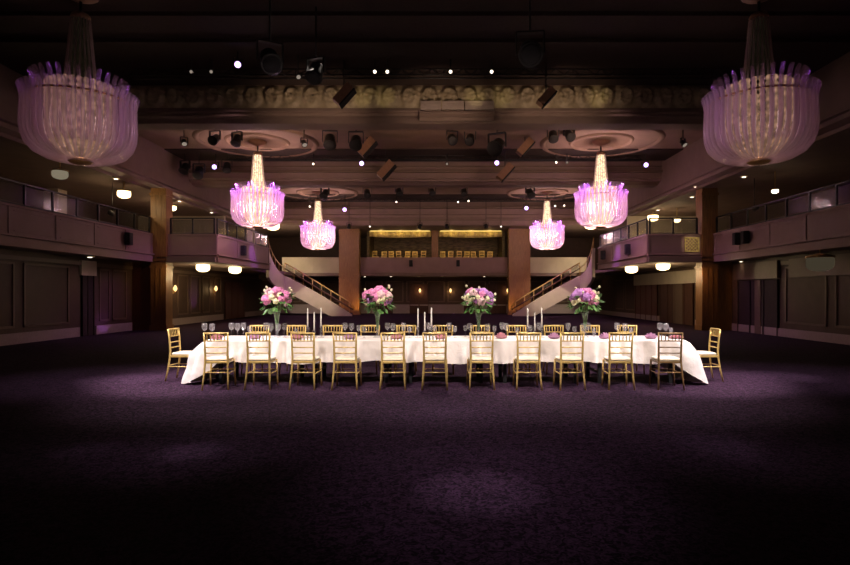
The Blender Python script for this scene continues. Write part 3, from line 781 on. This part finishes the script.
for (kd, j), lst in count.items():
    lst.sort()
    for q, (px, y) in enumerate(lst):
        if kd not in protos:
            protos[kd] = [glass_mesh(.262, .052), glass_mesh(.215, .041), tumbler_mesh(.17, .034)][kd].build(kinds[kd], 'table_glass'); o = protos[kd]
        else:
            o = protos[kd].copy(); C.objects.link(o)
        o.location = ((px-PX)*y/F, y, TZ+.007)
        nm = ['large wine glass', 'smaller wine glass', 'slim tumbler'][kd]
        pos = '' if len(lst) == 1 else ['left', 'right'][q]+' of two, ' if len(lst) == 2 else ORD[q]+' from left, '
        ch = ORD[j]+' front chair from the left' if j < 10 else 'shaded chair at right end'
        tag(o, 'clear %s, %sbehind the %s' % (nm, pos, ch), 'glass', 'glasses on the long table')
# napkins
def napkin_mesh():
    mb = MB(); 
    for L, (r0, r1, h, n) in enumerate(((.075,.10,.055,7),(.05,.07,.085,6),(.025,.035,.105,4))):
        for k in range(n):
            a = 2*PI*k/n+L*.5; c, s = math.cos(a), math.sin(a); w = r1*1.1
            t = Vector((-s, c, 0)); o_ = Vector((c, s, 0))
            vs = [t*-w*.6+o_*r0*.5, t*w*.6+o_*r0*.5, t*w*.75+o_*r0*1.05+Vector((0,0,h*.55)), t*w*.3+o_*r1+Vector((0,0,h)), t*-w*.3+o_*r1+Vector((0,0,h)), t*-w*.75+o_*r0*1.05+Vector((0,0,h*.55)), o_*r1*1.02+Vector((0,0,h*.5))]
            mb.add(vs, [(0,1,6),(1,2,6),(2,3,6),(3,4,6),(4,5,6),(5,0,6)], True)
    mb.lathe([(.06,0),(.07,.02),(.05,.05),(.02,.07)], 14)
    return mb
np0 = {}
for i, (px, y, m) in enumerate([(217,9.98,'rose_napkin'),(255,10.1,'lilac'),(297,10.0,'rose_napkin'),(350,10.1,'lilac'),(397,10.1,'rose_napkin'),(441,10.1,'rose_napkin'),(501,10.15,'rose_napkin'),(554,10.1,'lilac'),(605,10.1,'lilac'),(651,10.1,'lilac'),(676,10.15,'rose_napkin')]):
    if m not in np0: o = np0[m] = napkin_mesh().build('folded_napkin', m)
    else: o = np0[m].copy(); C.objects.link(o)
    o.location = ((px-PX)*y/F, y, TZ+.008); o.rotation_euler = (0,0,i*.9)
    if i == 10: o.scale = (1.2, 1.2, .55)
    pos = {0: 'at the left end of the table', 10: 'at the right end of the table'}.get(i, '%s along the table from the left end' % ORD[i])
    tag(o, '%s folded napkin, %s' % ('rose pink' if m == 'rose_napkin' else 'lilac', pos), 'napkin', 'folded napkins on the table')

# ------------------------------------------------------------------ lamps of the hall
def bowl_lamp(px, py, y, label, group, ceil_z, r, m='lamp', power=0, col=(1,.74,.4), name='ceiling_lamp'):
    p = at(px, py, y)
    t = thing(name, label, 'lamp', (p.x, p.y, p.z), 0, group)
    MB().lathe([(r*.35,-.13*r/.3),(r*.8,-.08*r/.3),(r,.0),(r,.16*r/.3),(r*.92,.2*r/.3)], 18).build('glass_bowl', m, t)
    MB().lathe([(r*1.03,.2*r/.3),(r*1.03,.24*r/.3),(r*.3,.3*r/.3)], 18).build('metal_rim', 'brass', t)
    top = ceil_z-p.z
    if top > .3*r/.3+.02: MB().tube([(0,0,.29*r/.3),(0,0,top)], .02, 6).build('hanging_rod', 'brass', t)
    if power: light('bowl_lamp_light', 'POINT', (p.x, p.y, p.z-.28), power, col, .1)
    return t
G1 = 'bowl lamps under the balconies and galleries'
bowl_lamp(203, 269, 26.6, 'glowing bowl lamp under the left balcony, left one of two', G1, SZ, .30, power=45)
bowl_lamp(235, 271, 28.6, 'glowing bowl lamp under the left balcony, nearer the staircase', G1, SZ, .30, power=40)
bowl_lamp(631.5, 270.5, 28.6, 'glowing bowl lamp under the right balcony, nearer the staircase', G1, SZ, .30, power=40)
bowl_lamp(663, 267.5, 26, 'glowing bowl lamp under the right balcony, left of the wooden column', G1, SZ, .30, power=60)
bowl_lamp(124, 195.5, 23.0, 'warm bowl lamp over the near left gallery, beside the column', G1, GZ, .25, m='lamp', power=24)
bowl_lamp(60, 176, 19.0, 'dimmed bowl lamp over the near left gallery, below the left chandelier', G1, GZ, .24, m='lamp_low', power=2)
bowl_lamp(172, 209, 27.5, 'warm bowl lamp over the left gallery, just right of the column', G1, GZ, .2, power=46)
bowl_lamp(273, 227.5, 38.5, 'wide bowl lamp over the gallery, under the left middle chandelier', G1, GZ+.3, .42, power=22)
bowl_lamp(591, 226.5, 38.5, 'wide bowl lamp over the gallery, under the right middle chandelier', G1, GZ+.3, .42, power=22)
bowl_lamp(653, 219, 31, 'warm bowl lamp over the right gallery, left one of two', G1, GZ, .28, power=20)
bowl_lamp(677, 221, 30, 'warm bowl lamp over the right gallery, right one of two', G1, GZ, .18, power=20)
bowl_lamp(820, 266, 17.5, 'large dim bowl lamp under the near right balcony', G1, SZ, .38, m='lamp_dim', power=.5)
bowl_lamp(775, 192, 21, 'small dim lamp over the near right gallery', G1, GZ, .12, m='downlight', power=4)
# downlights set in ceilings and soffits
def downlight(px, py, y, z, label, r=.06, m='downlight', power=0, col=(1,.8,.55)):
    x = (px-PX)*y/F
    t = thing('downlight', label, 'light', (x, y, z), 0, 'recessed downlights')
    MB().lathe([(r*1.5,0),(r*1.5,-.03),(r*1.05,-.04),(r*1.05,0)], 14, cap=False).build('trim_ring', 'brass', t)
    MB().lathe([(r,0),(r,-.03),(r*.6,-.055),(.005,-.06)], 14).build('lens', m, t)
    if power: light('downlight_beam', 'SPOT', (x, y, z-.1), power, col, .05, (x, y, 0), 95, .8)
def dl_y(py, z): return (z-EYE)*F/(PY-py)
downlight(90, 260, 20.5, SZ, 'small downlight under the near left balcony beside the doorway', .1, power=12)
downlight(741, 264.5, 23.3, SZ, 'small downlight under the near right balcony beside the column', .07, power=5)
for px, py, m in ((365,276,'downlight'),(391,276.5,'downlight'),(418.5,275.5,'downlight_dim'),(442,275.5,'downlight_dim'),(484,276,'downlight')):
    downlight(px, py, 43.6, SZ, 'downlight under the far gallery, %s' % {365:'beside the left column',391:'second from the left column',418.5:'third from the left column',442:'below the mid post',484:'nearest the right column'}[px], .085, m, 14 if m == 'downlight' else 0)
for px, py, y, lab in ((179.5,200.5,25.6,'downlight in the left gallery ceiling, nearest the column'),(211.5,212,31,'downlight in the left gallery ceiling, farther from the column'),(692,196.3,27.5,'bright downlight in the right gallery ceiling beside the column'),(658,209.5,31,'downlight in the right gallery ceiling, farther from the column'),(116,178,22.2,'downlight in the near left gallery ceiling beside the left chandelier'),(744,176,21.8,'downlight in the near right gallery ceiling below the right chandelier')):
    downlight(px, py, dl_y(py, GZ), GZ, lab, .09, 'downlight', 12)
downlight(695, 186, dl_y(186, GZ), GZ, 'tiny downlight at the top of the right wooden column', .05)
downlight(111, 213.5, 23.6, GZ, 'x', .05) if False else None
# wall sconces
def sconce(px, py, y, x, nrm, label):
    z = EYE+(PY-py)*y/F
    if x is None: x = (px-PX)*y/F
    t = thing('wall_sconce', label, 'lamp', (x, y, z), math.atan2(nrm[1], nrm[0]), 'candle sconces on the lower walls')
    MB().box(0, .03, -.05, .05, -.2, .12).build('back_plate', 'brass', t)
    MB().tube([(.03,0,-.12),(.12,0,-.14),(.14,0,-.06)], .015, 6).build('arm', 'brass', t)
    MB().lathe([(.03,-.06),(.085,.02),(.09,.1),(.05,.2),(.015,.24)], 12, (.14,0,0)).build('shade', 'sconce', t)
    p = Vector((x, y, z))+Vector((nrm[0], nrm[1], 0))*.3
    light('sconce_light', 'POINT', p, 6, (1,.6,.26), .06)
sconce(173.5, 290, 28.08, WL, (1,0), 'glowing sconce on the left wall, left one of two')
sconce(213.5, 290, 33.2, WL, (1,0), 'glowing sconce on the left wall, right one of two beside the door')
for px, lab in ((420,'left one of three'),(450.5,'middle one of three'),(507.5,'right one beside the column')):
    sconce(px, 291.5, 45.6, None, (0,-1), 'glowing sconce on the far wall, '+lab)
sconce(345+0, 291.5, 45.6, None, (0,-1), 'x') if False else None

# ------------------------------------------------------------------ stage lights, trusses, speakers
def truss(y, z, label, x0=-9, x1=8.6):
    t = thing('lighting_truss', label, 'truss', (0, y, z), 0, 'lighting trusses')
    for dy, dz in ((-.14,0),(.14,0),(0,.22)):
        MB().tube([(x0,dy,dz),(x1,dy,dz)], .025, 6).build('chord', 'black', t)
    br = MB(); n = int((x1-x0)/.45)
    for i in range(n):
        xa = x0+(x1-x0)*i/n; xb = x0+(x1-x0)*(i+1)/n; mid = (xa+xb)/2
        br.tube([(xa,-.14,0),(mid,0,.22),(xb,-.14,0)], .012, 4).tube([(xa,.14,0),(mid,0,.22),(xb,.14,0)], .012, 4)
    br.build('lattice', 'black', t)
    for k in range(5):
        x = x0+(x1-x0)*(k+.5)/5; MB().tube([(x,0,.2),(x,0,CZ-z)], .012, 5).build('hanger', 'black', t)
truss(16.6, 7.93, 'black lighting truss in front of the gilded frieze')
truss(27.0, 7.93, 'black lighting truss in front of the middle beam', -10, 9.6)
truss(38.9, 7.93, 'black lighting truss in front of the far beam', -10.5, 10)
def stage_light(px, py, y, label, size=.16, lens=None, tilt=0.6, yaw=0.0):
    p = at(px, py, y)
    t = thing('stage_light', label, 'stage light', (p.x, p.y, p.z), yaw, 'stage lights on the ceiling rig')
    R = Matrix.Rotation(tilt, 4, 'X')                 # tilt 0: lens faces the camera; PI/2: faces down
    B = R @ Matrix.Rotation(PI/2, 4, 'X')
    s = size
    MB().lathe([(s*.5,-s*1.1),(s*.8,-s*.8),(s*.85,.2*s),(s,.9*s),(s,1.1*s),(s*.9,1.1*s)], 14, mtx=B).build('housing', 'black', t)
    MB().lathe([(s*.86,1.08*s),(s*.7,1.16*s),(s*.02,1.2*s)], 14, mtx=B).build('lens', lens or 'black_cloth', t)
    for sx in (-1, 1): MB().box(sx*s*1.12-.012, sx*s*1.12+.012, -s*.25, s*.25, -s*.2, s*1.5).build('yoke_arm', 'black', t)
    MB().box(-s*1.13, s*1.13, -s*.25, s*.25, s*1.5, s*1.62).build('yoke_top', 'black', t)
    MB().tube([(0,0,s*1.6),(0,0,CZ-p.z)], .02, 6).build('hanging_rod', 'black', t)
    return t
L1 = 'before the gilded frieze'; L2 = 'before the middle beam'; L3 = 'before the far beam'
for px, lab, lm in ((375,'white stage light left of centre, left one of two','downlight'),(387.5,'white stage light left of centre, right one of two','downlight'),(450.5,'white stage light right of centre','downlight'),(491.5,'white stage light farther right of centre','downlight'),(192,'faint stage light at the far left, left one of two','downlight_dim'),(212,'faint stage light at the far left, right one of two','downlight_dim')):
    stage_light(px, 72, 15.9, lab+' '+L1, .055, lm, .25)
stage_light(237.5, 64, 15.4, 'violet glowing moving head at the upper left '+L1, .1, 'violet', .5, .4)
stage_light(298, 76, 15.6, 'pale slanted spotlight '+L1, .07, 'downlight_dim', .7, .5)
for px, py, lab in ((215.5,167,'violet glowing spotlight left of the left chandelier stem'),(362,163.5,'violet glowing spotlight left of centre'),(496.5,163,'violet glowing spotlight right of centre'),(645,165,'violet glowing spotlight right of the right chandelier stem')):
    stage_light(px, py, 26.7, lab+' '+L2, .13, 'violet', .2)
for px, py, lab in ((313.5,164,'small white spotlight left of centre'),(447,164,'small faint spotlight at the centre'),(556,162.5,'small white spotlight left of the right chandelier'),(567,162.5,'small faint spotlight beside the right chandelier')):
    stage_light(px, py, 26.6, lab+' '+L2, .06, 'downlight' if 'white' in lab else 'downlight_dim', .2)
for px, py, lab in ((345,209.5,'violet glowing spotlight right of the far left chandelier'),(526,208,'violet glowing spotlight left of the far right chandelier')):
    stage_light(px, py, 38.0, lab+' '+L3, .16, 'violet', .2)
for px, py, lab in ((310,206.5,'small white spotlight on the far left'),(396.5,202,'small white spotlight left of centre'),(458,202,'small white spotlight at centre, left one of two'),(468.5,201,'small white spotlight at centre, right one of two'),(555,206,'small amber spotlight beside the far right chandelier'),(564,205.5,'small white spotlight right of the far right chandelier')):
    stage_light(px, py, 37.9, lab+' '+L3, .07, 'downlight', .2)
for px, py, lab in ((501,226.5,'tiny bright spotlight under the far beam right of centre'),(370,226.5,'tiny bright spotlight under the far beam left of centre')):
    stage_light(px, py, 39.6, lab, .06, 'downlight', .2)
# unlit black heads seen against the coffers
DH = [(215,139,22.5,.2,'near left chandelier canopy, left of two'),(237,140,22.5,.2,'near left chandelier canopy, right of two'),(330,141,22.8,.26,'left of centre in second bay, left of two'),(356,142,22.8,.26,'left of centre in second bay, right of two'),(497,146,22.6,.32,'big one right of centre over the second bay'),(452,139,23.0,.2,'at centre of second bay, left of two'),(470,139,23.2,.2,'at centre of second bay, right of two'),(553,136,22.4,.2,'left of right chandelier canopy, left of two'),(569,135,22.4,.2,'left of right chandelier canopy, right of two'),(185,168,26.6,.22,'at the left end of the middle row'),(199,172,26.4,.24,'second from the left end of the middle row'),(227,167,26.6,.2,'third from the left end of the middle row'),
      (270,60,11.2,.22,'hanging high in the dark upper left'),(530,52,11.0,.24,'hanging high in the dark upper right'),(316,72,13,.2,'in the dark just left of the frieze lights'),(325,194,34.5,.26,'beside the far left chandelier canopy'),(367,193,34.5,.22,'left of centre over the third bay'),(399,192,34.5,.22,'near centre over the third bay'),(432,192,34.5,.2,'at centre of third bay, left of two'),(464,192,34.5,.2,'at centre of third bay, right of two'),(530,193,34.5,.26,'beside the far right chandelier canopy'),
      (349,226,39.5,.14,'under the far beam above the left column'),(420,226,39.5,.14,'under the far beam left of the mid post'),(447,226,39.5,.14,'under the far beam right of the mid post'),(486,226,39.5,.14,'under the far beam near its right')]
for px, py, y, s, lab in DH:
    stage_light(px, py, y, 'unlit black stage light, '+lab, s, None, random.uniform(.5, 1.2), random.uniform(-.5, .5))
for px, py, y, lab in ((304,143,22.9,'white snouted spotlight left of centre over the second bay'),(184,142,22.8,'white snouted spotlight at the left of the second bay'),(683,143,22.6,'white snouted spotlight at the right of the second bay')):
    stage_light(px, py, y, lab, .12, 'downlight_dim', .9, .6)
def hung_speaker(px, py, y, label, sgn, s=.5):
    p = at(px, py, y)
    t = thing('hanging_loudspeaker', label, 'loudspeaker', (p.x, p.y, p.z), 0, 'tilted loudspeakers under the ceiling')
    R = Matrix.Rotation(sgn*math.radians(42), 4, 'Y')
    MB().box(-s*.22, s*.22, -s*.3, s*.3, -s*.55, s*.55, R).build('cabinet', 'bronze', t)
    MB().box(s*.22*sgn, s*.30*sgn, -s*.31, s*.31, -s*.56, s*.56, R).build('grille', 'black_cloth', t)
    MB().tube([(0,0,s*.3),(0,0,CZ-p.z)], .02, 6).build('hanging_rod', 'black', t)
for a in ((344,95,16.0,'tilted loudspeaker left of centre before the gilded frieze',1,.56),(546,97,16.0,'tilted loudspeaker right of centre before the gilded frieze',1,.5),(367,147,24,'tilted loudspeaker left of centre over the second bay',1,.75),(386,170,26,'tilted loudspeaker left of centre before the middle beam',1,.8),(505,172,26,'tilted loudspeaker right of centre before the middle beam',1,.75),(525,147,24,'tilted loudspeaker right of centre over the second bay',1,.7)): hung_speaker(*a)
def wall_speaker(x, y, z, face, label):
    t = thing('wall_loudspeaker', label, 'loudspeaker', (x, y, z), math.atan2(face[1], face[0])-PI/2, 'small loudspeakers on the balcony fronts')
    MB().box(-.13, .13, .02, .22, -.24, .24).build('cabinet', 'black', t, .01)
    MB().box(-.11, .11, .22, .235, -.22, .22).build('grille', 'black_cloth', t)
wall_speaker(BL+.03, 22.2, 3.72, (1,0), 'black loudspeaker on the near left balcony front')
wall_speaker(GL+.03, 27.4, 3.66, (1,0), 'black loudspeaker on the left balcony front near the stairs')
wall_speaker(BR-.03, 22.2, 3.72, (-1,0), 'black loudspeaker on the near right balcony front, left one of two')
wall_speaker(BR-.03, 21.6, 3.72, (-1,0), 'black loudspeaker on the near right balcony front, right one of two')
wall_speaker(GR-.03, 26.6, 3.66, (-1,0), 'black loudspeaker on the right balcony front, nearer the column')
wall_speaker(GR-.03, 30.6, 3.66, (-1,0), 'black loudspeaker on the right balcony front, nearest the staircase')
wall_speaker((411-PX)*43/F, 42.96, 3.88, (0,-1), 'black loudspeaker on the far gallery front, left one of two')
wall_speaker((458-PX)*43/F, 42.96, 3.88, (0,-1), 'black loudspeaker on the far gallery front, right one of two')
# violet gallery spots at the railings
for px, py, y, lab in ((111.5,213.5,23.0,'violet white spotlight over the near left railing'),(755,208.5,22.2,'violet white spotlight over the near right railing')):
    p = at(px, py, y); t = thing('gallery_spotlight', lab, 'stage light', (p.x, p.y, p.z), 0, 'spotlights in the galleries')
    MB().lathe([(.06,.18),(.1,.12),(.1,-.06),(.085,-.06)], 12, mtx=Matrix.Rotation(PI/2-.2, 4, 'X')).build('housing', 'black', t)
    MB().ball((0,-.05,0), .075, 10, 6).build('lens', 'violet', t)
    MB().tube([(0,.05,.06),(0,.05,GZ-p.z)], .015, 5).build('hanging_rod', 'black', t)

# ------------------------------------------------------------------ light
warm = (1, .85, .75); cool = (1, .84, .92)
for x in (-4.6, -1.6, 1.6, 4.6):                       # the rig over the table
    light('table_spotlight', 'SPOT', (x*1.0, 4.4, 7.7), 3700, warm, .10, (x*.95, 10.25, .62), 26, .7)
light('table_spotlight', 'SPOT', (-7.6, 9.2, 7.9), 3600, cool, .12, (-4.2, 10.3, .5), 30, .7)
light('table_spotlight', 'SPOT', (7.8, 9.2, 7.9), 3600, cool, .12, (4.4, 10.3, .5), 30, .7)
for x in (-3, 0, 3):
    light('table_back_spotlight', 'SPOT', (x, 13.6, 7.9), 1700, warm, .12, (x, 10.3, .7), 40, .7)
light('floor_fill', 'SPOT', (0.4, 4.5, 7.9), 800, cool, .3, (0.3, 7.6, 0), 48, 1.0)  # added fill to brighten the carpet before the table
for px, py, p, ang in ((190,452,900,10),(450,412,700,11),(480,490,1300,15),(88,450,260,10),(715,443,420,13),(735,455,240,10),(125,379,2400,22),(775,376,2200,22)):
    y = EYE*F/(py-PY); x = (px-PX)*y/F
    light('floor_pool', 'SPOT', (x*.8, y+1.5, 7.9), p*1.0, cool, .1, (x, y, 0), ang*.6, 1.0)
    light('floor_pool_halo', 'SPOT', (x*.7, y-1.0, 7.9), p*.45, cool, .3, (x, y, 0), ang*1.7, 1.0)
for x in (-3.4, 0, 3.4): light('floor_fill', 'SPOT', (x, 7.2, 7.9), 800, cool, .2, (x, 8.9, 0), 36, 1.0)  # more added fill, along the feet of the front chairs
for sx in (-1, 1):                                      # added unseen spots that brighten the inner sides of the near chandeliers
    light('chandelier_side_fill', 'SPOT', (-.4+sx*2.4, 11.2, 5.9), 210, (.92, .50, .85), .1, (-.4+sx*7.4, 12.4, 5.3), 26, .6)
    light('chandelier_side_fill', 'SPOT', (-.4+sx*5.4, 9.6, 3.2), 50, (1, .60, .42), .1, (-.4+sx*7.3, 12.3, 4.8), 34, .6)
# violet washes on parapets and left wall
light('violet_wash', 'SPOT', (-7.8, 27.8, 5.6), 460, (.45,.12,1), .05, (GL, 29.2, 3.4), 22, .6)
light('violet_wash', 'SPOT', (7.2, 27.8, 5.6), 460, (.45,.12,1), .05, (GR, 28.6, 3.4), 22, .6)
light('violet_wash', 'SPOT', (-11.9, 30.4, .15), 60, (.5,.15,1), .05, (WL, 30.5, 1.4), 40, .7)
light('violet_wash', 'SPOT', (-12.2, 21.9, .3), 14, (.5,.15,1), .05, (WL, 22.2, .5), 60, .7)
# amber uplights at columns, stair lights
light('column_uplight', 'SPOT', (-5.2, 41.6, .1), 130, (1,.55,.16), .05, (-6.6, 42.2, 1.2), 60, .8)
light('column_uplight', 'SPOT', (4.5, 41.6, .1), 110, (1,.55,.16), .05, (6.0, 42.2, 1.2), 60, .8)
for sx in (-1, 1):
    light('stair_light', 'SPOT', (-.4+sx*4.2, 33.6, 7.2), 2600, (1,.82,.6), .1, (-.4+sx*8.9, 40.2, 1.9), 36, .8)
    light('stair_landing_light', 'POINT', (-.4+sx*10.9, 40.9, 4.2), 90, (1,.8,.5), .1)
light('column_light', 'SPOT', (-10.9, 24.0, 2.7), 30, (1,.62,.25), .05, (-12, 24.4, 2.2), 80, .8)
light('column_light', 'SPOT', (10.6, 24.0, 2.7), 30, (1,.5,.2), .05, (11.6, 24.4, 2.0), 80, .8)
# added lamps without fixtures brighten the bays and beams; frieze spots follow
for x in (-5.5, 0, 5.2):
    light('coffer_fill', 'SPOT', (x, 20.6, 6.9), 150, (1,.60,.40), .2, (x, 25.0, CZ), 120, .9)
    light('coffer_fill', 'SPOT', (x, 31.0, 6.9), 130, (1,.62,.45), .2, (x, 36.5, CZ), 120, .9)
    light('beam_fill', 'SPOT', (x*.6, 15.4, 5.6), 150, (1,.70,.48), .1, (x*.7, 18, 7.5), 75, .9)
    light('beam_fill', 'SPOT', (x, 23.0, 5.2), 190, (1,.66,.55), .2, (x, 28.4, 7.5), 60, .9)
    light('beam_fill', 'SPOT', (x, 34.0, 5.0), 180, (1,.66,.55), .2, (x, 40, 7.3), 66, .9)
for px in (363, 385, 475, 502, 597):
    x = (px-PX)*18/F
    light('frieze_spot', 'SPOT', (x, 17.1, 7.3), 7, (1,.82,.35), .05, (x, 18, 7.85), 50, .8)

light('lattice_fill', 'SPOT', (10.7, 22.0, 4.9), 110, (1,.80,.45), .05, (10.9, YB+.2, 3.7), 20, .6)  # added spot in front, stands in for light behind the lattice
for sx in (-1, 1):  # added unseen fills that brighten the balcony fronts
    light('balcony_fill', 'SPOT', (-.4+sx*5.0, 15.0, 7.6), 560, (1,.66,.62), .1, (-.4+sx*10.6, 25.5, 3.7), 24, .9)
    light('balcony_fill', 'SPOT', (-.4+sx*4.5, 24.0, 7.6), 420, (1,.64,.66), .1, (-.4+sx*9.4, 28.5, 3.6), 44, .9)
    light('balcony_fill', 'SPOT', (-.4+sx*5.0, 17.0, 7.6), 50, (1,.60,.62), .1, (-.4+sx*11.9, 22.5, 3.6), 36, .9)
w = bpy.data.worlds.new('world'); S.world = w; w.use_nodes = True
w.node_tree.nodes['Background'].inputs['Color'].default_value = (.004, .003, .004, 1)
w.node_tree.nodes['Background'].inputs['Strength'].default_value = .3
S.view_settings.view_transform = 'Standard'; S.view_settings.look = 'None'
S.view_settings.exposure = 0; S.view_settings.gamma = 1; S.view_settings.use_curve_mapping = False
S.cycles.use_light_tree = True
S.cycles.sample_clamp_indirect = 4.0
S.cycles.transparent_max_bounces = 24
S.cycles.max_bounces = 6
